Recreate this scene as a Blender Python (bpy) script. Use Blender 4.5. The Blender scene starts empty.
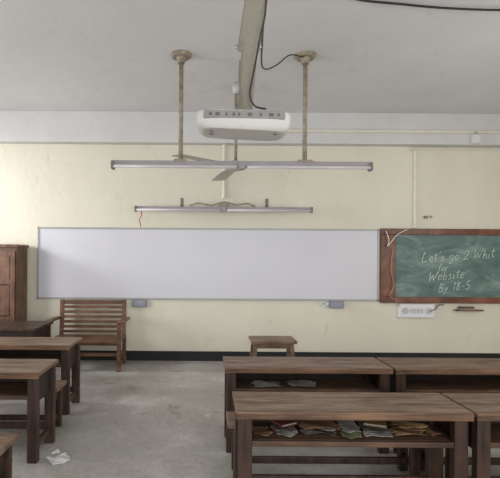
import bpy, bmesh, math, random
from mathutils import Vector, Matrix, Euler
random.seed(7)
S = bpy.context.scene
COL = S.collection
F=430.0; VX=205.0; VY=257.0; CH=1.7; ROLL=math.radians(0.4)
def P(px,py,d):
    u=px-VX; v=VY-py
    uu=u*math.cos(ROLL)-v*math.sin(ROLL); vv=u*math.sin(ROLL)+v*math.cos(ROLL)
    return Vector((uu*d/F, d, CH+vv*d/F))
WY=7.05
# ---------------- materials
def new_mat(name):
    m=bpy.data.materials.new(name); m.use_nodes=True
    nt=m.node_tree; b=nt.nodes['Principled BSDF']
    return m,nt,b
def ramp(nt,fac,stops):
    r=nt.nodes.new('ShaderNodeValToRGB')
    while len(r.color_ramp.elements)<len(stops): r.color_ramp.elements.new(0.5)
    for e,(p,c) in zip(r.color_ramp.elements,stops):
        e.position=p; e.color=(c[0],c[1],c[2],1)
    nt.links.new(fac,r.inputs[0]); return r
def paint(name,c,var=0.08,scale=3,rough=0.6,metal=0,bump=0.0,detail=6,bscale=None):
    m,nt,b=new_mat(name)
    tc=nt.nodes.new('ShaderNodeTexCoord'); n=nt.nodes.new('ShaderNodeTexNoise')
    n.inputs['Scale'].default_value=scale; n.inputs['Detail'].default_value=detail
    nt.links.new(tc.outputs['Object'],n.inputs['Vector'])
    r=ramp(nt,n.outputs['Fac'],[(0.3,[x*(1-var) for x in c]),(0.7,[min(1,x*(1+var)) for x in c])])
    nt.links.new(r.outputs[0],b.inputs['Base Color'])
    b.inputs['Roughness'].default_value=rough; b.inputs['Metallic'].default_value=metal
    return m
def stained(name,c,stain,scale=1.2,rough=.8,stretch=(1,1,1),amt=.5,bump=.1):
    m,nt,b=new_mat(name)
    tc=nt.nodes.new('ShaderNodeTexCoord'); mp=nt.nodes.new('ShaderNodeMapping'); mp.inputs['Scale'].default_value=stretch
    nt.links.new(tc.outputs['Object'],mp.inputs[0])
    n=nt.nodes.new('ShaderNodeTexNoise'); n.inputs['Scale'].default_value=scale; n.inputs['Detail'].default_value=9; n.inputs['Roughness'].default_value=.62
    n2=nt.nodes.new('ShaderNodeTexNoise'); n2.inputs['Scale'].default_value=scale*7; n2.inputs['Detail'].default_value=8; n2.inputs['Distortion'].default_value=1.0
    for x in (n,n2): nt.links.new(mp.outputs[0],x.inputs['Vector'])
    r=ramp(nt,n.outputs['Fac'],[(.32,[a*(1-amt*.25)+s*amt*.25 for a,s in zip(c,stain)]),(.55,c),(.75,[min(1,x*1.05) for x in c])])
    r2=ramp(nt,n2.outputs['Fac'],[(.2,[1-amt*.35*(1-s) for s in stain]),(.36,(1,1,1))])
    mx=nt.nodes.new('ShaderNodeMixRGB'); mx.blend_type='MULTIPLY'; mx.inputs[0].default_value=1
    nt.links.new(r.outputs[0],mx.inputs[1]); nt.links.new(r2.outputs[0],mx.inputs[2]); nt.links.new(mx.outputs[0],b.inputs['Base Color'])
    b.inputs['Roughness'].default_value=rough
    bp=nt.nodes.new('ShaderNodeBump'); bp.inputs['Strength'].default_value=bump; bp.inputs['Distance'].default_value=.1
    nt.links.new(n2.outputs['Fac'],bp.inputs['Height']); nt.links.new(bp.outputs[0],b.inputs['Normal'])
    return m
def wood(name,dark,light,stretch=(1,14,14),scale=2.0,rough=0.45,spec=0.4,worn=None):
    m,nt,b=new_mat(name)
    tc=nt.nodes.new('ShaderNodeTexCoord'); mp=nt.nodes.new('ShaderNodeMapping')
    mp.inputs['Scale'].default_value=stretch
    nt.links.new(tc.outputs['Object'],mp.inputs[0])
    n=nt.nodes.new('ShaderNodeTexNoise'); n.inputs['Scale'].default_value=scale; n.inputs['Detail'].default_value=8
    n.inputs['Distortion'].default_value=0.6
    nt.links.new(mp.outputs[0],n.inputs['Vector'])
    mid=[(a+c)/2 for a,c in zip(dark,light)]
    r=ramp(nt,n.outputs['Fac'],[(0.28,dark),(0.5,mid),(0.72,light)])
    n3=nt.nodes.new('ShaderNodeTexNoise'); n3.inputs['Scale'].default_value=4.5; n3.inputs['Detail'].default_value=6
    nt.links.new(tc.outputs['Object'],n3.inputs['Vector'])
    r3=ramp(nt,n3.outputs['Fac'],[(0.3,(0.55,0.55,0.55)),(0.7,(1.2,1.2,1.2))])
    mx=nt.nodes.new('ShaderNodeMixRGB'); mx.blend_type='MULTIPLY'; mx.inputs[0].default_value=1
    nt.links.new(r.outputs[0],mx.inputs[1]); nt.links.new(r3.outputs[0],mx.inputs[2])
    out=mx.outputs[0]
    if worn:
        n4=nt.nodes.new('ShaderNodeTexNoise'); n4.inputs['Scale'].default_value=3.0; n4.inputs['Detail'].default_value=10; n4.inputs['Roughness'].default_value=.75
        mp4=nt.nodes.new('ShaderNodeMapping'); mp4.inputs['Scale'].default_value=(1,5,3); mp4.inputs['Location'].default_value=(3,1,2)
        nt.links.new(tc.outputs['Object'],mp4.inputs[0]); nt.links.new(mp4.outputs[0],n4.inputs['Vector'])
        r4=ramp(nt,n4.outputs['Fac'],[(.42,(0,0,0)),(.62,(.9,.9,.9))])
        mm=nt.nodes.new('ShaderNodeMixRGB'); nt.links.new(r4.outputs[0],mm.inputs[0]); nt.links.new(out,mm.inputs[1]); mm.inputs[2].default_value=(*worn,1)
        out=mm.outputs[0]
    nt.links.new(out,b.inputs['Base Color'])
    b.inputs['Roughness'].default_value=rough; b.inputs['Specular IOR Level'].default_value=spec
    bp=nt.nodes.new('ShaderNodeBump'); bp.inputs['Strength'].default_value=0.15
    nt.links.new(n.outputs['Fac'],bp.inputs['Height']); nt.links.new(bp.outputs[0],b.inputs['Normal'])
    return m
M_wall=stained('cream_plaster',(0.69,0.66,0.545),(.5,.44,.36),.9,.7,(1,1,.6),.9,.06)
M_ceil=stained('ceiling_whitewash',(0.67,0.665,0.675),(.42,.40,.37),.7,.85,(1,1,1),.7,.06)
M_beam=stained('beam_whitewash',(0.60,0.595,0.59),(.45,.42,.38),1.6,.85,(1,1,1),.9,.08)
M_base=paint('black_skirting',(0.008,0.009,0.010),0.3,4,0.7)
M_white=paint('whiteboard_enamel',(0.61,0.605,0.65),0.03,0.8,0.35)
M_alu=paint('aluminium_frame',(0.36,0.36,0.35),0.05,5,0.4,0.3)
M_top=wood('desktop_worn_wood',(0.06,0.032,0.019),(0.21,0.128,0.080),(1,24,24),2.2,0.45,0.35,worn=(.28,.20,.145))
M_lip=wood('desk_edge_wood',(0.05,0.025,0.015),(0.25,0.14,0.083),(1,18,18),2.2,0.4)
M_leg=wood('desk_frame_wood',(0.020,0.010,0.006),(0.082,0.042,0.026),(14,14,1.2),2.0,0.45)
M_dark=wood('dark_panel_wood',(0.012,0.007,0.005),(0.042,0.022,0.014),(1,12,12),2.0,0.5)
M_shelf=wood('shelf_wood',(0.045,0.024,0.014),(0.17,0.095,0.057),(1,14,14),2.0,0.5)
M_cup=wood('cupboard_wood',(0.085,0.036,0.019),(0.22,0.105,0.056),(12,12,1.2),2.0,0.4)
M_chair=wood('armchair_wood',(0.08,0.036,0.02),(0.23,0.115,0.065),(1,14,14),2.2,0.4)
M_stool=wood('stool_wood',(0.12,0.065,0.04),(0.30,0.19,0.12),(1,14,14),2.2,0.45)
M_fr=wood('chalkboard_frame_wood',(0.10,0.032,0.018),(0.24,0.095,0.052),(3,3,3),2.0,0.35)
M_rod=paint('aged_rod_paint',(0.27,0.23,0.17),0.35,16,0.55)
M_rodl=paint('pale_conduit_plastic',(0.69,0.66,0.57),0.06,8,0.5)
M_batten=paint('batten_enamel',(0.30,0.275,0.285),0.07,6,0.45)
M_tube=paint('unlit_tube_glass',(0.56,0.54,0.56),0.02,3,0.2)
M_cap=paint('cap_plastic',(0.16,0.15,0.15),0.05,6,0.5)
M_proj=paint('projector_plastic',(0.56,0.55,0.52),0.05,5,0.6)
M_pband=paint('projector_port_band',(0.24,0.235,0.22),0.05,12,0.6)
M_projd=paint('projector_ports',(0.09,0.09,0.09),0.1,20,0.5)
M_black=paint('black_cable',(0.012,0.012,0.013),0.1,5,0.5)
M_grey=paint('grey_box_plastic',(0.26,0.27,0.32),0.06,6,0.5)
M_lgrey=paint('light_grey_plastic',(0.5,0.5,0.53),0.06,6,0.5)
M_switch=paint('switchboard_plastic',(0.70,0.70,0.72),0.03,6,0.4)
M_mount=stained('mount_painted_wood',(0.25,0.232,0.185),(.15,.11,.07),7,.6,(1,1,.4),1.6,.25)
M_red=paint('red_thread',(0.45,0.02,0.015),0.1,6,0.6)
M_fan=paint('fan_enamel',(0.50,0.48,0.45),0.08,8,0.4)
M_chalk=paint('chalk',(0.52,0.60,0.57),0.4,50,0.95)
M_steel=paint('steel',(0.4,0.4,0.4),0.05,9,0.3,0.9)
M_paper=paint('paper',(0.60,0.60,0.60),0.05,6,0.8)
def news(name,base,ink,sc=60):
    m,nt,b=new_mat(name)
    tc=nt.nodes.new('ShaderNodeTexCoord'); w=nt.nodes.new('ShaderNodeTexBrick')
    w.inputs['Scale'].default_value=sc/4
    w.inputs['Color1'].default_value=(*ink,1); w.inputs['Color2'].default_value=(*[x*0.7 for x in base],1)
    w.inputs['Mortar'].default_value=(*base,1); w.inputs['Mortar Size'].default_value=0.035
    nt.links.new(tc.outputs['Object'],w.inputs['Vector'])
    nt.links.new(w.outputs['Color'],b.inputs['Base Color']); b.inputs['Roughness'].default_value=0.8
    return m
M_news=news('newsprint',(0.40,0.38,0.35),(0.13,0.12,0.11))
M_news2=news('magazine_print',(0.27,0.15,0.08),(0.08,0.035,0.025),40)
M_news3=news('green_print',(0.15,0.18,0.07),(0.30,0.28,0.16),40)
M_news4=news('dark_print',(0.08,0.065,0.055),(0.22,0.18,0.14),50)
M_news5=news('yellowed_print',(0.33,0.22,0.09),(0.14,0.07,0.035),50)
m,nt,b=new_mat('green_chalkboard'); M_chb=m
tc=nt.nodes.new('ShaderNodeTexCoord'); mp=nt.nodes.new('ShaderNodeMapping'); mp.inputs['Scale'].default_value=(1,1,2.6); mp.inputs['Rotation'].default_value=(0,0.6,0)
n=nt.nodes.new('ShaderNodeTexNoise'); n.inputs['Scale'].default_value=1.6; n.inputs['Detail'].default_value=11; n.inputs['Roughness'].default_value=0.7; n.inputs['Distortion'].default_value=.8
nt.links.new(tc.outputs['Object'],mp.inputs[0]); nt.links.new(mp.outputs[0],n.inputs['Vector'])
r=ramp(nt,n.outputs['Fac'],[(0.34,(0.06,0.115,0.105)),(0.5,(0.115,0.18,0.165)),(0.66,(0.24,0.32,0.30))])
nt.links.new(r.outputs[0],b.inputs['Base Color']); b.inputs['Roughness'].default_value=0.6
# floor
m,nt,b=new_mat('worn_cement_floor'); M_floor=m
tc=nt.nodes.new('ShaderNodeTexCoord')
n=nt.nodes.new('ShaderNodeTexNoise'); n.inputs['Scale'].default_value=0.8; n.inputs['Detail'].default_value=12; n.inputs['Roughness'].default_value=0.62; n.inputs['Distortion'].default_value=.4
n2=nt.nodes.new('ShaderNodeTexNoise'); n2.inputs['Scale'].default_value=26; n2.inputs['Detail'].default_value=5
n5=nt.nodes.new('ShaderNodeTexNoise'); n5.inputs['Scale'].default_value=2.6; n5.inputs['Detail'].default_value=9; n5.inputs['Distortion'].default_value=1.8
for x in (n,n2,n5): nt.links.new(tc.outputs['Object'],x.inputs['Vector'])
r1=ramp(nt,n.outputs['Fac'],[(0.34,(0.28,0.262,0.235)),(0.5,(0.38,0.362,0.33)),(0.64,(0.52,0.50,0.468))])
r2=ramp(nt,n2.outputs['Fac'],[(0.3,(0.84,0.84,0.84)),(0.5,(1,1,1)),(0.72,(1.08,1.08,1.08))])
r5=ramp(nt,n5.outputs['Fac'],[(0.26,(0.66,0.63,0.58)),(0.42,(1,1,1))])
mx=nt.nodes.new('ShaderNodeMixRGB'); mx.blend_type='MULTIPLY'; mx.inputs[0].default_value=1
nt.links.new(r1.outputs[0],mx.inputs[1]); nt.links.new(r2.outputs[0],mx.inputs[2])
mx2=nt.nodes.new('ShaderNodeMixRGB'); mx2.blend_type='MULTIPLY'; mx2.inputs[0].default_value=1
nt.links.new(mx.outputs[0],mx2.inputs[1]); nt.links.new(r5.outputs[0],mx2.inputs[2]); nt.links.new(mx2.outputs[0],b.inputs['Base Color'])
rr=ramp(nt,n.outputs['Fac'],[(.3,(.3,.3,.3)),(.7,(.5,.5,.5))]); nt.links.new(rr.outputs[0],b.inputs['Roughness'])
b.inputs['Specular IOR Level'].default_value=0.45
# ---------------- builders
def merge(bm,t,M):
    bmesh.ops.transform(t,matrix=M,verts=t.verts)
    me=bpy.data.meshes.new('t'); t.to_mesh(me); t.free(); bm.from_mesh(me); bpy.data.meshes.remove(me)
def add_box(bm,size,loc,rot=(0,0,0),bev=0.0):
    t=bmesh.new(); bmesh.ops.create_cube(t,size=1.0)
    for v in t.verts: v.co=Vector((v.co.x*size[0],v.co.y*size[1],v.co.z*size[2]))
    if bev>0:
        bmesh.ops.bevel(t,geom=list(t.edges),offset=min(bev,min(size)*0.45),segments=2,affect='EDGES',profile=0.6)
    merge(bm,t,Matrix.Translation(loc)@Euler(rot).to_matrix().to_4x4())
def add_prism(bm,p0,p1,r0,r1=None,seg=20):
    p0=Vector(p0);p1=Vector(p1); r1=r0 if r1 is None else r1
    t=bmesh.new(); L=(p1-p0).length
    bmesh.ops.create_cone(t,cap_ends=True,segments=seg,radius1=r0,radius2=r1,depth=L)
    q=Vector((0,0,1)).rotation_difference((p1-p0).normalized())
    merge(bm,t,Matrix.Translation((p0+p1)/2)@q.to_matrix().to_4x4())
def add_beam(bm,p0,p1,w,t_):
    p0=Vector(p0);p1=Vector(p1); d=(p1-p0); L=d.length; z=d.normalized()
    x=Vector((1,0,0)); x=(x-z*x.dot(z)).normalized(); y=z.cross(x)
    M=Matrix((x,y,z)).transposed().to_4x4(); M.translation=(p0+p1)/2
    t=bmesh.new(); bmesh.ops.create_cube(t,size=1.0)
    for v in t.verts: v.co=Vector((v.co.x*w,v.co.y*t_,v.co.z*L))
    bmesh.ops.bevel(t,geom=list(t.edges),offset=0.004,segments=2,affect='EDGES')
    merge(bm,t,M)
def add_tube(bm,pts,r,seg=8,sub=6):
    pts=[Vector(p) for p in pts]
    Q=[pts[0]]+pts+[pts[-1]]; out=[]
    for i in range(1,len(Q)-2):
        for k in range(sub):
            t=k/sub; a,b_,c,d=Q[i-1],Q[i],Q[i+1],Q[i+2]
            out.append(0.5*((2*b_)+(c-a)*t+(2*a-5*b_+4*c-d)*t*t+(3*b_-a-3*c+d)*t**3))
    out.append(pts[-1]); rings=[]
    up=Vector((0.13,0.31,0.94)).normalized()
    for i,p in enumerate(out):
        tn=(out[min(i+1,len(out)-1)]-out[max(i-1,0)]).normalized()
        s=tn.cross(up)
        if s.length<1e-3: s=tn.cross(Vector((1,0,0)))
        s.normalize(); u=s.cross(tn)
        rings.append([bm.verts.new(p+s*math.cos(a)*r+u*math.sin(a)*r) for a in [2*math.pi*j/seg for j in range(seg)]])
    for i in range(len(rings)-1):
        for j in range(seg):
            bm.faces.new((rings[i][j],rings[i][(j+1)%seg],rings[i+1][(j+1)%seg],rings[i+1][j]))
    bm.faces.new(rings[0][::-1]); bm.faces.new(rings[-1])
def fin(bm,name,mat,parent=None,smooth=False,loc=None):
    bmesh.ops.recalc_face_normals(bm,faces=bm.faces)
    me=bpy.data.meshes.new(name); bm.to_mesh(me); bm.free()
    if smooth:
        for p in me.polygons: p.use_smooth=True
    me.materials.append(mat)
    o=bpy.data.objects.new(name,me); COL.objects.link(o)
    if parent: o.parent=parent
    if loc is not None: o.location=loc
    return o
def boxes(name,lst,mat,parent=None,bev=0.004):
    bm=bmesh.new()
    for it in lst:
        add_box(bm,it[0],it[1],it[2] if len(it)>2 else (0,0,0),bev)
    return fin(bm,name,mat,parent)
def each(name,lst,mat,parent=None,bev=0.004):
    for it in lst: boxes(name,[it],mat,parent,bev)
def prism(name,p0,p1,r,mat,parent=None,r1=None,seg=20):
    bm=bmesh.new(); add_prism(bm,p0,p1,r,r1,seg); o=fin(bm,name,mat,parent)
    for p in o.data.polygons: p.use_smooth=len(p.vertices)<=4
    return o
def tube(name,pts,r,mat,parent=None,seg=8):
    bm=bmesh.new(); add_tube(bm,pts,r,seg); return fin(bm,name,mat,parent,True)
def tag(o,label,cat,group=None):
    o['label']=label; o['category']=cat
    if group: o['group']=group
    return o
def empty(name,loc,label,cat,group=None,rz=0):
    e=bpy.data.objects.new(name,None); e.empty_display_size=0.1; COL.objects.link(e)
    e.location=loc; e.rotation_euler=(0,0,rz); return tag(e,label,cat,group)
def clone(root,loc,rz=None,label=None):
    kids=[c for c in bpy.data.objects if c.parent==root]
    r=root.copy(); COL.objects.link(r); r.location=loc
    if rz is not None: r.rotation_euler=(0,0,rz)
    if label: r['label']=label
    for k in kids:
        n=k.copy(); COL.objects.link(n); n.parent=r
        for g in [c for c in bpy.data.objects if c.parent==k]:
            h=g.copy(); COL.objects.link(h); h.parent=n
    return r
# ---------------- room
CZ=4.03; XL=-6.2; XR=5.6; YB=-2.0
def struct(o): o['kind']='structure'; return o
cx=(XL+XR)/2; wx=XR-XL; cy=(WY+YB)/2; wy=WY-YB
def room(name,size,loc,mat,bev=0):
    o=boxes(name,[(size,(0,0,0))],mat,bev=bev); o.location=loc; return struct(o)
room('floor',(wx+.4,wy+.4,.1),(cx,cy,-.05),M_floor)
room('ceiling',(wx+.4,wy+.4,.1),(cx,cy,CZ+.05),M_ceil)
room('wall_front',(wx,.2,CZ),(cx,WY+.1,CZ/2),M_wall)
room('wall_left',(.2,wy,CZ),(XL-.1,cy,CZ/2),M_wall)
room('wall_right',(.2,wy,CZ),(XR+.1,cy,CZ/2),M_wall)
BZ=3.53; BD=0.16
room('trim_1',(wx,BD,CZ-BZ),(cx,WY-BD/2,(CZ+BZ)/2),M_beam,.01)
room('baseboard_front',(wx,.02,.155),(cx,WY-.01,.0775),M_base,.003)
# ---------------- whiteboard
a=P(38,227,WY); b_=P(378,301,WY)
x0,x1=a.x,b_.x; z1,z0=a.z,b_.z; wbz0=z0
wb=empty('whiteboard',((x0+x1)/2,WY,z0),'long blank wall-mounted whiteboard with thin aluminium frame','whiteboard')
W=x1-x0;H=z1-z0
boxes('panel',[((W-.02,.015,H-.02),(0,-.012,H/2))],M_white,wb,bev=.002)
t=.028
boxes('frame',[((W,.03,t),(0,-.015,H-t/2)),((W,.03,t),(0,-.015,t/2)),((t,.03,H),(-W/2+t/2,-.015,H/2)),((t,.03,H),(W/2-t/2,-.015,H/2))],M_alu,wb)
for i,(px,pw) in enumerate(((139.5,15),(336,14))):
    c=P(px,304,WY); zc_=wbz0-.062
    e=empty('junction_box',(c.x,WY,zc_),'small grey plastic box fixed below the whiteboard','junction box','grey boxes below the whiteboard')
    boxes('box_body',[((pw/61,.07,.115),(0,-.035,0))],M_grey,e,bev=.012)
    boxes('front_cover',[((pw/61-.05,.012,.075),(0,-.074,0))],M_grey,e,bev=.006)
    if i==1:
        tube('cable',[(-.12,-.02,.03),(-.2,-.03,-.02),(-.26,-.02,.02),(-.2,-.02,.04),(-.13,-.03,.0)],.012,M_switch,e)
# ---------------- chalkboard
a=P(380,228,WY)
x0=a.x; x1=XR-.06; z1=P(440,229,WY).z; z0=P(440,303,WY).z
cb=empty('chalkboard',((x0+x1)/2,WY,z0),'green chalkboard in reddish brown wooden frame with chalk writing','chalkboard')
W=x1-x0;H=z1-z0; CBT=z1
boxes('writing_surface',[((W-.1,.02,H-.1),(0,-.025,H/2))],M_chb,cb,bev=0)
boxes('frame',[((W,.06,.10),(0,-.03,H-.05)),((W,.06,.10),(0,-.03,.05)),((.24,.06,H-.2),(-W/2+.12,-.03,H/2)),((.1,.06,H-.2),(W/2-.05,-.03,H/2))],M_fr,cb,bev=.01)
G={
'L':(.75,[[(.35,1),(.2,.95),(.12,.5),(.1,.05),(.3,0),(.7,.08)]]),
'e':(.5,[[(.05,.28),(.4,.32),(.4,.5),(.2,.52),(.05,.25),(.2,0),(.48,.1)]]),
't':(.4,[[(.2,.9),(.17,.3),(.22,.03),(.38,.06)],[(.0,.62),(.4,.66)]]),
"'":(.2,[[(.12,1),(.06,.82)]]),
's':(.45,[[(.38,.45),(.2,.52),(.1,.4),(.3,.22),(.28,.04),(.02,.04)]]),
'g':(.5,[[(.42,.45),(.2,.5),(.06,.25),(.2,.02),(.4,.2),(.42,.45),(.38,-.25),(.2,-.42),(.02,-.3)]]),
'o':(.5,[[(.25,.5),(.06,.3),(.2,.02),(.42,.2),(.36,.46),(.22,.5)]]),
'2':(.6,[[(.08,.75),(.25,.98),(.48,.8),(.35,.4),(.05,.02),(.25,.0),(.55,.05)]]),
'i':(.25,[[(.1,.48),(.08,.05),(.22,.04)],[(.12,.72),(.13,.76)]]),
'h':(.5,[[(.12,1),(.06,.02)],[(.08,.3),(.25,.5),(.38,.35),(.38,.02),(.48,.05)]]),
'f':(.4,[[(.42,.9),(.25,1),(.18,.7),(.15,.0)],[(.02,.55),(.36,.58)]]),
'r':(.4,[[(.08,.5),(.08,.02)],[(.08,.3),(.2,.48),(.36,.48)]]),
'b':(.5,[[(.12,1),(.08,.05),(.3,.02),(.42,.25),(.28,.48),(.1,.32)]]),
'W':(.95,[[(.05,1),(.18,.02),(.42,.65),(.58,.02),(.92,1.0)]]),
'B':(.6,[[(.12,1),(.08,0)],[(.12,.98),(.42,.9),(.38,.6),(.12,.52),(.5,.4),(.45,.06),(.08,0)]]),
'y':(.5,[[(.05,.48),(.15,.12),(.38,.45)],[(.42,.5),(.25,-.2),(.02,-.35)]]),
'1':(.35,[[(.08,.8),(.22,1),(.18,0)]]),
'8':(.55,[[(.42,.85),(.2,.98),(.12,.75),(.42,.35),(.3,.02),(.08,.15),(.2,.5),(.42,.82)]]),
'-':(.5,[[(.08,.42),(.42,.46)]]),
'5':(.55,[[(.48,.98),(.15,.95),(.12,.55),(.4,.5),(.42,.15),(.2,0),(.04,.1)]]),
' ':(.4,[]),
}
def chalk(txt,px,py,size,rise,r=.005):
    p=P(px,py,WY-.036)-cb.location
    bm=bmesh.new(); x=0
    for ch in txt:
        w_,st=G[ch]
        dy=random.uniform(-.06,.06)
        for s in st:
            pts=[]
            for (u,v) in s:
                X=(x+u+.2*v+random.uniform(-.012,.012))*size; Z=(v+dy+random.uniform(-.012,.012))*size
                pts.append((X,0,Z+X*rise))
            add_tube(bm,pts,r*random.uniform(.75,1.1),5,4)
        x+=w_+.06
    o=fin(bm,'chalk_writing',M_chalk,cb,True); o.location=(p.x,-.037,p.z); o.scale=(1,.35,1)
chalk("Let's go 2 Whit",421,262,.148,.07,.0058)
chalk("for",438,271,.11,.05,.0048)
chalk("Website",428,281,.15,.09,.0058)
chalk("By 18-5",438,292,.135,.10,.0055)
o=tube('loose_cable',[P(386,231,6.96),P(389,240,6.94),P(388,246,6.94),P(397,235,6.94),P(407,229.5,6.96)],.007,M_rodl)
tag(o,'thin white cable looped over the chalkboard corner','cable')
o=tube('hanging_wire',[P(393,249,6.96),P(391,268,6.96),P(394,285,6.95),P(390,296,6.95),P(396,301,6.95),P(400,307,6.97)],.006,M_rod)
tag(o,'thin wire hanging down the chalkboard frame to the switchboard','wire')
c=P(415,310.5,WY)
e=empty('switchboard',(c.x,WY,c.z),'white electrical switchboard with switches below the chalkboard','switchboard')
boxes('back_box',[((.58,.06,.22),(0,-.03,0))],M_switch,e,bev=.012)
for sx in (-.19,.2):
    sk=prism('socket',(sx,-.058,.0),(sx,-.07,.0),.055,M_lgrey,e,seg=24)
    for dx_,dz_ in ((-.02,-.015),(.02,-.015),(0,.022)): prism('socket_hole',(sx+dx_,-.066,dz_),(sx+dx_,-.0715,dz_),.007,M_cap,sk,seg=10)
for i in range(4):
    boxes('switch',[((.035,.018,.075),(-.085+.055*i,-.063,0),(.12,0,0))],M_lgrey,e,bev=.006)
tube('plug_cable',[(.2,-.075,0),(.3,-.06,.03),(.36,-.04,.09),(.45,-.03,.1)],.009,M_cap,e)
c=P(467,307.5,WY)
e=empty('board_duster',(c.x,WY,c.z-.03),'small wooden chalkboard duster on a ledge below the chalkboard','duster')
boxes('ledge',[((.45,.09,.02),(0,-.045,-.01))],M_fr,e)
boxes('duster_handle',[((.24,.05,.035),(-.04,-.05,.035))],M_chair,e,bev=.01)
boxes('felt_pad',[((.24,.055,.018),(-.04,-.05,.009))],M_grey,e,bev=.003)
# ---------------- conduits
d0=WY-BD-.015
def conduit(name,segs,r,mat,label):
    bm=bmesh.new()
    for p0,p1 in segs: add_prism(bm,p0,p1,r,None,12)
    for p0,p1 in segs:
        L=(Vector(p1)-Vector(p0)); n=max(1,int(L.length/.9))
        for k in range(n+1):
            q=Vector(p0)+L*(k/n); dd=L.normalized()*.02
            add_prism(bm,q-dd,q+dd,r*1.4,None,12)
    o=fin(bm,name,mat); tag(o,label,'conduit'); return o
zz=P(400,131.5,d0).z
xj=P(476,1,d0).x
a=P(290,132,d0); conduit('conduit_pipe',[((a.x,d0,zz),(XR-.02,d0,zz)),((xj,d0,zz),(xj,d0,BZ+.19))],.024,M_rodl,'thin white electrical conduit running along the ceiling beam')
dw=WY-.02
zc=P(415,149,dw).z; xc=P(415,190,dw).x
conduit('conduit_pipe',[((xc,dw,zc-.05),(xc,dw,CBT+.03))],.027,M_rodl,'pale vertical conduit pipe on the wall above the chalkboard')
conduit('conduit_pipe',[((xc-.06,dw,zc),(XR-.02,dw,zc))],.018,M_rodl,'thin pale horizontal conduit high on the wall')
e=empty('junction_box',(xj,WY-BD,BZ+.08),'small white junction box on the ceiling beam conduit','junction box')
boxes('box_body',[((.15,.05,.15),(0,-.025,0))],M_beam,e,bev=.008)
boxes('front_cover',[((.12,.01,.12),(0,-.053,0))],M_ceil,e,bev=.003)
xq=P(224,180,dw).x
conduit('conduit_pipe',[((xq,dw,BZ-.02),(xq,dw,P(224,197,dw).z))],.026,M_rodl,'short pale conduit dropping to the wall tube light')
c=P(425,217,WY)
o=prism('wall_nail',(c.x,WY+.005,c.z),(c.x,WY-.06,c.z-.01),.024,M_rod); tag(o,'small rusty nail stub in the cream wall','nail')
c=P(431,217,WY)
o=prism('wall_nail',(c.x,WY+.005,c.z),(c.x,WY-.05,c.z),.018,M_lgrey); tag(o,'small grey nail stub in the cream wall','nail')
# ---------------- tube lights
def light_parts(e,L,hh=.05):
    boxes('batten',[((L,.08,hh),(0,0,hh*.3))],M_batten,e,bev=.006)
    for s in (-1,1):
        prism('tube',(s*L*.02,-.05,-.016),(s*(L/2-.03),-.05,-.016),.019,M_tube,e)
        boxes('tube_holder',[((.035,.09,.09),(s*(L/2-.015),-.02,0))],M_cap,e,bev=.008)
    boxes('tube_holder',[((.07,.09,.075),(0,-.02,0))],M_batten,e,bev=.008)
D1=4.96
a=P(112,166.5,D1); b_=P(371,166.5,D1); zl=P(241,166.5,D1).z
e=empty('tube_light',((a.x+b_.x)/2,D1,zl),'long unlit fluorescent tube light hung from two ceiling rods','tube light')
light_parts(e,b_.x-a.x,.07)
for px in (181,305):
    x=P(px,110,D1).x-e.location.x
    h=CZ-zl
    prism('hanging_rod',(x,0,.03),(x,0,h),.026,M_rod,e,seg=14)
    bm=bmesh.new(); add_prism(bm,(x,0,h-.10),(x,0,h-.035),.04,.06,20); add_prism(bm,(x,0,h-.035),(x,0,h),.10,.13,24); fin(bm,'ceiling_canopy',M_rod,e)
    boxes('rod_clamp',[((.15,.10,.03),(x,0,.06))],M_rod,e,bev=.005)
D2=6.86
a=P(135,209.5,D2); b_=P(312,209.5,D2); zl2=P(223,209.5,D2).z
e2=empty('tube_light',((a.x+b_.x)/2,D2,zl2),'unlit fluorescent tube light bracketed to the cream wall','tube light')
light_parts(e2,b_.x-a.x)
for px in (182,267):
    x=P(px,205,D2).x-e2.location.x
    boxes('wall_bracket',[((.05,.03,.16),(x,.02,.1)),((.04,WY-D2-.01,.03),(x,(WY-D2)/2,.05))],M_cap,e2,bev=.004)
x=P(224,205,D2).x-e2.location.x
boxes('wall_bracket',[((.16,WY-D2-.01,.07),(x,(WY-D2)/2,.06))],M_rod,e2,bev=.01)
tube('feed_wire',[(x-.55,.03,.06),(x-.4,.02,.1),(x-.2,.03,.07),(x,.03,.12),(x+.2,.03,.08),(x+.38,.02,.1),(x+.5,.03,.05)],.012,M_rod,e2)
a=P(141,211,D2-.03); o=tube('red_thread',[(a.x,a.y,a.z),(a.x+.01,a.y,a.z-.06),(a.x-.02,a.y,a.z-.14),(a.x,a.y,a.z-.25)],.007,M_red)
tag(o,'short red thread hanging from the end of a tube light','thread')
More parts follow.
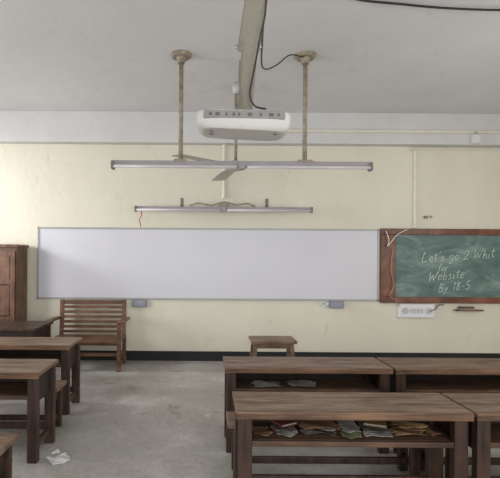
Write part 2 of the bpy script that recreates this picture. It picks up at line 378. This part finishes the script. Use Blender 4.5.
# ---------------- ceiling fan
DF=5.78
c=P(236,100,DF); fz=P(236,166,DF).z
e=empty('ceiling_fan',(c.x,DF,fz),'dusty ceiling fan with three blades on a long down rod','ceiling fan')
prism('down_rod',(0,0,.05),(0,0,CZ-fz),.022,M_rod,e)
prism('canopy',(0,0,CZ-fz-.14),(0,0,CZ-fz),.03,M_fan,e,r1=.07)
bm=bmesh.new()
add_prism(bm,(0,0,.02),(0,0,.07),.12,.05,28); add_prism(bm,(0,0,-.04),(0,0,.02),.14,.12,28); add_prism(bm,(0,0,-.06),(0,0,-.04),.07,.14,28)
fin(bm,'motor_housing',M_fan,e)
for k in range(3):
    an=math.radians(102+120*k)
    bm=bmesh.new()
    prof=[(.12,.03),(.22,.035),(.29,.09),(.5,.105),(.98,.11),(1.03,.08)]
    vt=[];tl=-.08
    for zoff in (0,.006):
        row=[]
        for (r_,w_) in prof: row.append((bm.verts.new((r_,w_,zoff+w_*tl-r_*.02)),bm.verts.new((r_,-w_,zoff-w_*tl-r_*.02))))
        vt.append(row)
    n_=len(prof)
    for i in range(n_-1):
        for row in vt: bm.faces.new((row[i][0],row[i][1],row[i+1][1],row[i+1][0]))
        for s in (0,1): bm.faces.new((vt[0][i][s],vt[0][i+1][s],vt[1][i+1][s],vt[1][i][s]))
    for i in (0,n_-1): bm.faces.new((vt[0][i][0],vt[0][i][1],vt[1][i][1],vt[1][i][0]))
    o=fin(bm,'fan_blade',M_fan,e); o.rotation_euler=(0,0,an)
# ---------------- projector
DP=2.40
a=P(196,110,DP); b_=P(293,122,DP); zt=P(244,111,DP).z; zb=P(244,124,DP).z
W=b_.x-a.x; H=zt-zb+.010; DE=.26
e=empty('projector',((a.x+b_.x)/2,DP+DE/2,zb),'white ceiling-mounted projector hanging from a long painted arm','projector')
bm=bmesh.new()
def outline(sx,sy,n=64,p=5):
    out=[]
    for i in range(n):
        t=2*math.pi*i/n; c_,s_=math.cos(t),math.sin(t)
        out.append((math.copysign(abs(c_)**(2/p),c_)*sx,math.copysign(abs(s_)**(2/p),s_)*sy))
    return out
levels=[(-.018,.84),(-.015,.87),(-.006,.92),(.006,.965),(.018,.99),(.026,1.0),(H-.010,1.0),(H-.004,.98),(H,.95)]
rings=[[bm.verts.new((x,y,z-(.006*(1+x/(W/2)) if z<.012 else 0)+(-.006*x/(W/2)))) for x,y in outline(W/2*s,DE/2*s)] for z,s in levels]
for i in range(len(rings)-1):
    n_=len(rings[i])
    for j in range(n_): bm.faces.new((rings[i][j],rings[i][(j+1)%n_],rings[i+1][(j+1)%n_],rings[i+1][j]))
bm.faces.new(rings[0]); bm.faces.new(rings[-1])
pbody=fin(bm,'projector_body',M_proj,e,False)
for p in pbody.data.polygons: p.use_smooth=len(p.vertices)==4
boxes('rear_panel',[((W*.84,.02,H*.56),(0,-DE/2+.006,H*.66),(0,.012,0))],M_pband,e,bev=.006)
for px,w_ in ((-.19,.02),(-.15,.03),(-.10,.012),(-.06,.016),(-.03,.012),(.03,.03),(.09,.015),(.15,.03),(.19,.012)):
    boxes('port',[((w_*.8,.006,H*.2),(px,-DE/2-.005,H*.64-px*.012))],M_projd,e,bev=.001)
prism('lens',(W*.28,DE/2-.02,H*.5),(W*.28,DE/2+.03,H*.5),.03,M_projd,e)
for sx in (-1,1):
    prism('foot',(sx*W*.34,-.05,-.036),(sx*W*.34,-.05,-.008),.012,M_cap,e,seg=14)
L0=e.location
pb=P(244,110,DP+.16)-L0; pm=P(248,52,DP+.02)-L0; pt=P(256,0,DP-.12)-L0
dirn=(pt-pm).normalized(); ptop=pm+dirn*((CZ-L0.z-pm.z)/dirn.z)
pb.z=H-.005
bm=bmesh.new(); add_beam(bm,pb,pm+dirn*.1,.085,.05); fin(bm,'mount_arm',M_mount,e)
bm=bmesh.new(); add_beam(bm,pm,ptop,.118,.06); fin(bm,'mount_sleeve',M_mount,e)
boxes('mount_plate',[((.26,.16,.014),(pb.x,pb.y-.02,H+.008))],M_mount,e)
boxes('ceiling_plate',[((.24,.24,.02),(ptop.x,ptop.y,CZ-L0.z-.01))],M_mount,e)
prism('mount_bolt',(pm.x-.075,pm.y,pm.z+.03),(pm.x+.075,pm.y,pm.z+.03),.01,M_steel,e)
def PL(px,py,d): return P(px,py,d)-L0
tube('cable',[PL(267,-12,DP-.17),PL(265,15,DP-.13),PL(260,38,DP-.08),PL(256,60,DP-.04),PL(252,80,DP+.02),PL(250,96,DP+.06),PL(255,106,DP+.06),PL(266,109,DP+.02)],.005,M_black,e)
tube('cable',[PL(240,60,DP-.02),PL(239,80,DP+.04),PL(241,98,DP+.06),PL(237,109,DP+.03)],.005,M_cap,e)
o=tube('ceiling_cable',[P(303,57,D1-.05),P(290,55,4.7),P(278,64,4.5),P(268,69,4.2),P(262,66,3.6),P(262,45,3.0),P(264,10,2.5),P(267,-30,2.25)],.007,M_black)
tag(o,'thin black cable from the light rod to the projector arm','cable')
o=tube('ceiling_cable',[P(330,-14,3.75),P(356,-1,3.85),P(400,4,3.9),P(445,8,3.93),P(500,10,3.96),P(540,8,3.95)],.010,M_black)
tag(o,'black cable sagging just under the white ceiling','cable')
# ---------------- desks
def make_desk(name,loc,W,Dp,label,grp,H=.75):
    e=empty(name,loc,label,'desk',grp)
    th=.032; lx=W/2-.06; ly=Dp/2-.045
    boxes('desktop',[((W,Dp*.36,th),(0,-Dp*.32,H-th/2)),((W,Dp*.355,th),(0,Dp*.04,H-th/2-.0015)),((W,Dp*.274,th),(0,Dp*.363,H-th/2-.001))],M_top,e,bev=.005)
    boxes('edge_lip',[((W,.02,.05),(0,-Dp/2-.005,H-.026))],M_lip,e,bev=.006)
    for sx in (-1,1):
        for sy in (-1,1):
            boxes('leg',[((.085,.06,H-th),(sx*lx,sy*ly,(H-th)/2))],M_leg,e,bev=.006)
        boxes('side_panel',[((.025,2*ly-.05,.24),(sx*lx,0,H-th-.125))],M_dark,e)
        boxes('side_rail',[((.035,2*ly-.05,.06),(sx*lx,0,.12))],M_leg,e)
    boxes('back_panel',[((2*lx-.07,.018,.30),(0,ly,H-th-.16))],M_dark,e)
    boxes('shelf',[((2*lx-.03,2*ly-.03,.02),(0,0,H-.21)),((2*lx-.08,.025,.035),(0,-ly-.01,H-.215))],M_shelf,e)
    boxes('foot_bar',[((2*lx-.07,.03,.06),(0,ly-.02,.16))],M_leg,e)
    return e
def span(x0,x1,d0_,d1_): return ((x0+x1)/2,(d0_+d1_)/2,0),x1-x0,d1_-d0_
GD='wooden classroom desks'
l,w_,d_=span(.20,1.665,2.66,3.05)
deskA=make_desk('school_desk',l,w_,d_,'worn brown wooden desk with newspapers piled on its shelf',GD)
clone(deskA,(l[0]+1.485,l[1],0),label='worn brown wooden school desk butted against its neighbour')
l,w_,d_=span(.178,1.63,3.72,4.13)
deskB=make_desk('school_desk',l,w_,d_,'brown wooden school desk with loose papers on its shelf',GD)
clone(deskB,(l[0]+1.475,l[1],0),label='brown wooden school desk in the row nearer the board')
l,w_,d_=span(-2.9,-1.43,4.58,5.04)
make_desk('school_desk',l,w_,d_,'brown wooden school desk beside the aisle near the teacher table',GD)
l,w_,d_=span(-2.85,-1.345,3.50,3.97)
make_desk('school_desk',l,w_,d_,'dark greyish wooden school desk beside the aisle',GD)
GB='low wooden school benches'
bench=empty('school_bench',(-1.3-.75,2.90,0),'low dark wooden bench in the row beside the aisle','bench',GB)
boxes('seat',[((1.5,.28,.035),(0,0,.4325))],M_top,bench,bev=.006)
for sx in (-1,1):
    for sy in (-1,1): boxes('leg',[((.07,.05,.415),(sx*.67,sy*.1,.2075))],M_leg,bench)
    boxes('side_panel',[((.03,.16,.12),(sx*.67,0,.35))],M_leg,bench)
    boxes('side_rail',[((.03,.16,.05),(sx*.67,0,.12))],M_leg,bench)
boxes('stretcher',[((1.3,.03,.05),(0,0,.12))],M_leg,bench)
clone(bench,(-2.13,4.20,0),label='low dark wooden bench between two desks beside the aisle')
clone(bench,(.93,3.36,0),label='low dark wooden bench tucked between two rows of desks')
clone(bench,(2.44,3.36,0),label='low dark wooden bench tucked between two rows of desks')
# ---------------- teacher table
x1=-2.14; l,w_,d_=span(-3.6,x1,5.42,6.1)
e=empty('teacher_table',l,'dark wooden teacher table in front of the cupboard','table')
boxes('tabletop',[((w_,d_,.04),(0,0,.76))],M_leg,e,bev=.008)
boxes('apron',[((w_-.1,.03,.16),(0,-d_/2+.06,.66)),((w_-.1,.03,.16),(0,d_/2-.06,.66)),((.03,d_-.12,.16),(w_/2-.06,0,.66)),((.03,d_-.12,.16),(-w_/2+.06,0,.66))],M_dark,e)
for sx in (-1,1):
    for sy in (-1,1): boxes('leg',[((.07,.07,.74),(sx*(w_/2-.07),sy*(d_/2-.07),.37))],M_leg,e)
# ---------------- cupboard
xr=-2.90; cw=1.0
e=empty('cupboard',(xr-cw/2,6.82,0),'reddish brown wooden cupboard with panelled doors against the wall','cupboard')
H=1.87
boxes('body',[((cw,.40,H-.06),(0,0,H/2)),],M_cup,e,bev=.006)
boxes('cornice',[((cw+.05,.43,.05),(0,-.01,H-.02))],M_cup,e,bev=.012)
boxes('plinth',[((cw-.03,.38,.08),(0,0,.04))],M_dark,e)
for sx in (-1,1):
    dw_=cw/2-.03; xcn=sx*(cw/4)
    dr=boxes('door',[((dw_,.015,H-.2),(xcn,-.207,H/2))],M_leg,e)
    fr=[((.07,.02,H-.2),(xcn-dw_/2+.035,-.220,H/2)),((.07,.02,H-.2),(xcn+dw_/2-.035,-.220,H/2))]
    for z in (.14,.72,1.3,H-.14): fr.append(((dw_-.1,.019,.08),(xcn,-.220,z)))
    boxes('door_frame',fr,M_cup,dr)
    each('door_panel',[((dw_-.16,.018,.46),(xcn,-.215,z)) for z in (.43,1.01,1.52)],M_cup,dr,.009)
    prism('handle',(xcn-sx*(dw_/2-.03),-.229,1.0),(xcn-sx*(dw_/2-.03),-.26,1.0),.016,M_steel,dr)
# ---------------- armchair
xa,xb=-2.33,-1.23; cw=xb-xa; yf,yb=6.30,6.86
e=empty('armchair',((xa+xb)/2,0,0),'wooden armchair with slatted backrest standing against the wall','armchair')
e.location.y=(yf+yb)/2; hd=(yb-yf)/2; hw=cw/2
boxes('seat',[((cw-.04,hd*2-.02,.035),(0,0,.44))]+[((cw-.06,.02,.05),(0,-hd+.03,.41))],M_chair,e,bev=.008)
sl=[((.06,.045,.61),(sx*(hw-.055),hd-.0,.70),(-.06,0,0)) for sx in (-1,1)]
for i in range(7): sl.append(((cw-.16,.018,.045 if i<6 else .065),(0,hd+(i-3)*.0048,.505+i*.077),(-.06,0,0)))
boxes('backrest',sl,M_chair,e,bev=.005)
for sx in (-1,1):
    boxes('armrest',[((.10,hd*2+.02,.035),(sx*(hw-.0),-.035,.725))],M_chair,e,bev=.012)
    boxes('front_leg',[((.06,.055,.71),(sx*(hw-.03),-hd+.04,.355))],M_chair,e,bev=.008)
    boxes('rear_leg',[((.055,.05,.44),(sx*(hw-.045),hd-.02,.22))],M_chair,e,bev=.008)
    boxes('side_rail',[((.03,hd*2-.1,.05),(sx*(hw-.035),0,.2))],M_chair,e)
boxes('front_rail',[((cw-.1,.025,.045),(0,-hd+.04,.25))],M_chair,e)
# ---------------- stool
c=P(272,339,5.8)
e=empty('stool',(c.x,5.79,0),'small wooden stool with splayed legs near the wall','stool')
boxes('seat',[((.60,.38,.04),(0,0,.592))],M_stool,e,bev=.008)
boxes('apron',[((.50,.02,.07),(0,sy*.13,.537)) for sy in (-1,1)]+[((.02,.28,.07),(sx*.235,0,.537)) for sx in (-1,1)],M_stool,e,.003)
for sx in (-1,1):
    for sy in (-1,1):
        bm=bmesh.new(); add_beam(bm,(sx*.29,sy*.17,.002),(sx*.235,sy*.135,.572),.05,.05); fin(bm,'leg',M_stool,e)
each('stretcher',[((.52,.02,.035),(0,sy*.16,.2)) for sy in (-1,1)],M_stool,e)
# ---------------- papers & books
def sheet(name,w,h,loc,rz,cr,mat,label,cat,grp=None,th=.002,freq=1.0):
    bm=bmesh.new(); n=14
    ph=[random.random()*6 for _ in range(6)]
    g={}
    for k in (0,1):
        for i in range(n+1):
            for j in range(n+1):
                x=(i/n-.5)*w*(1+.1*math.sin(j*.7+ph[3])); y=(j/n-.5)*h*(1+.1*math.sin(i*.7+ph[4]))
                z=cr*(1+math.sin(freq*x*6/w+ph[0]+freq*y*3/h)*.5+math.sin(freq*y*5.5/h+ph[1]+x*3)*.5)*(.6+.4*math.sin(ph[2]+(i+j)*.4*freq))
                g[k,i,j]=bm.verts.new((x,y,max(0,z)+k*th))
    for k in (0,1):
        for i in range(n):
            for j in range(n): bm.faces.new((g[k,i,j],g[k,i+1,j],g[k,i+1,j+1],g[k,i,j+1]))
    for i in range(n):
        for (a_,b2,c_,d2) in ((i,0,i+1,0),(i,n,i+1,n),(0,i,0,i+1),(n,i,n,i+1)):
            bm.faces.new((g[0,a_,b2],g[0,c_,d2],g[1,c_,d2],g[1,a_,b2]))
    o=fin(bm,name,mat,None,freq==1.0,loc); o.rotation_euler=(0,0,rz)
    return tag(o,label,cat,grp)
sz=.75-.20+.003
PL_=[(.38,.13,[M_news2]),(.53,.15,[M_news,M_news4]),(.75,.25,[M_news4,M_news,M_news2]),(.955,.13,[M_news3,M_news]),(1.13,.18,[M_news,M_news4]),(1.34,.21,[M_news5,M_news2,M_news5]),(1.495,.07,[M_news2])]
for x,w_,ml in PL_:
    for k,mt in enumerate(ml):
        sheet('newspaper',w_*random.uniform(.88,1.0),random.uniform(.13,.24),(x,2.86+random.uniform(-.03,.01),sz+k*.027),random.uniform(-.1,.1),.0115,mt,'crumpled old newspaper lying on the desk shelf','newspaper','newspapers piled on the desk shelf',th=.002,freq=1.0)
def book(x,y,z,w,h,t,rz,mat,label):
    e=empty('book',(x,y,z),label,'book','books on the desk shelf',rz)
    boxes('cover',[((w,h,.003),(0,0,.0015)),((w,h,.003),(0,0,t-.0015)),((.003,h,t),(-w/2,0,t/2))],mat,e,bev=0)
    boxes('pages',[((w-.008,h-.01,t-.007),(0,0,t/2))],M_news,e,bev=0)
mc=[paint('book_cover_maroon',(.13,.035,.03)),paint('book_cover_tan',(.22,.15,.07))]
book(.53,2.84,sz+.056,.13,.12,.016,.5,mc[0],'thin maroon book lying on old newspapers')
book(1.13,2.84,sz+.056,.14,.12,.014,-.35,mc[1],'tan-covered book on old newspapers')
for k,(x,y) in enumerate(((.56,3.90),(.88,3.92))):
    sheet('paper_sheet',.24,.17,(x,y,.5515),random.uniform(-.2,.2),.01,M_news,'old paper sheet on the desk shelf','paper','papers on the desk shelf')
c=P(60,461,3.6)
sheet('paper_scrap',.16,.15,(c.x,3.58,.001),.6,.014,M_paper,'crumpled white paper scrap lying on the floor','paper',freq=1.4)
sheet('paper_scrap',.08,.06,(c.x-.07,3.71,.001),1.2,.010,M_paper,'small crumpled paper scrap lying on the floor','paper',freq=1.4)
sheet('paper_scrap',.07,.05,(.05,4.6,.001),.9,.006,M_paper,'tiny scrap of paper on the aisle floor','paper')
# ---------------- lights
def area(name,loc,target,sx,sy,power,col,spread=180):
    l=bpy.data.lights.new(name,'AREA'); l.shape='RECTANGLE'; l.size=sx; l.size_y=sy; l.energy=power; l.color=col; l.spread=math.radians(spread)
    o=bpy.data.objects.new(name,l); COL.objects.link(o); o.location=loc
    o.rotation_euler=(Vector(target)-Vector(loc)).to_track_quat('-Z','Z').to_euler(); return o
area('window_daylight',(XR-.15,2.8,1.9),(0,4.4,1.3),3.4,1.7,85,(1,.985,.96))
area('doorway_daylight',(XL+.15,3.4,1.7),(-1,5.0,.7),2.6,1.8,190,(.98,.985,1))
area('window_daylight',(XL+.12,6.0,2.95),(0,6.9,1.3),.9,.8,42,(.98,.985,1),80)
area('rear_daylight',(0.8,-1.8,1.9),(0.8,7,2.0),6,2.6,140,(1,.99,.98))
w=bpy.data.worlds.new('World'); S.world=w; w.use_nodes=True
w.node_tree.nodes['Background'].inputs[0].default_value=(.93,.96,1,1); w.node_tree.nodes['Background'].inputs[1].default_value=.8
# ---------------- camera
cam=bpy.data.cameras.new('Camera'); co=bpy.data.objects.new('Camera',cam); COL.objects.link(co)
co.location=(0,0,CH); co.rotation_euler=(math.pi/2,-ROLL,0)
cam.sensor_width=36; cam.lens=36*F/500; cam.sensor_fit='HORIZONTAL'
cam.shift_x=(250-VX)/500; cam.shift_y=(VY-239)/500; cam.clip_start=.05
S.camera=co
S.view_settings.view_transform='Standard'
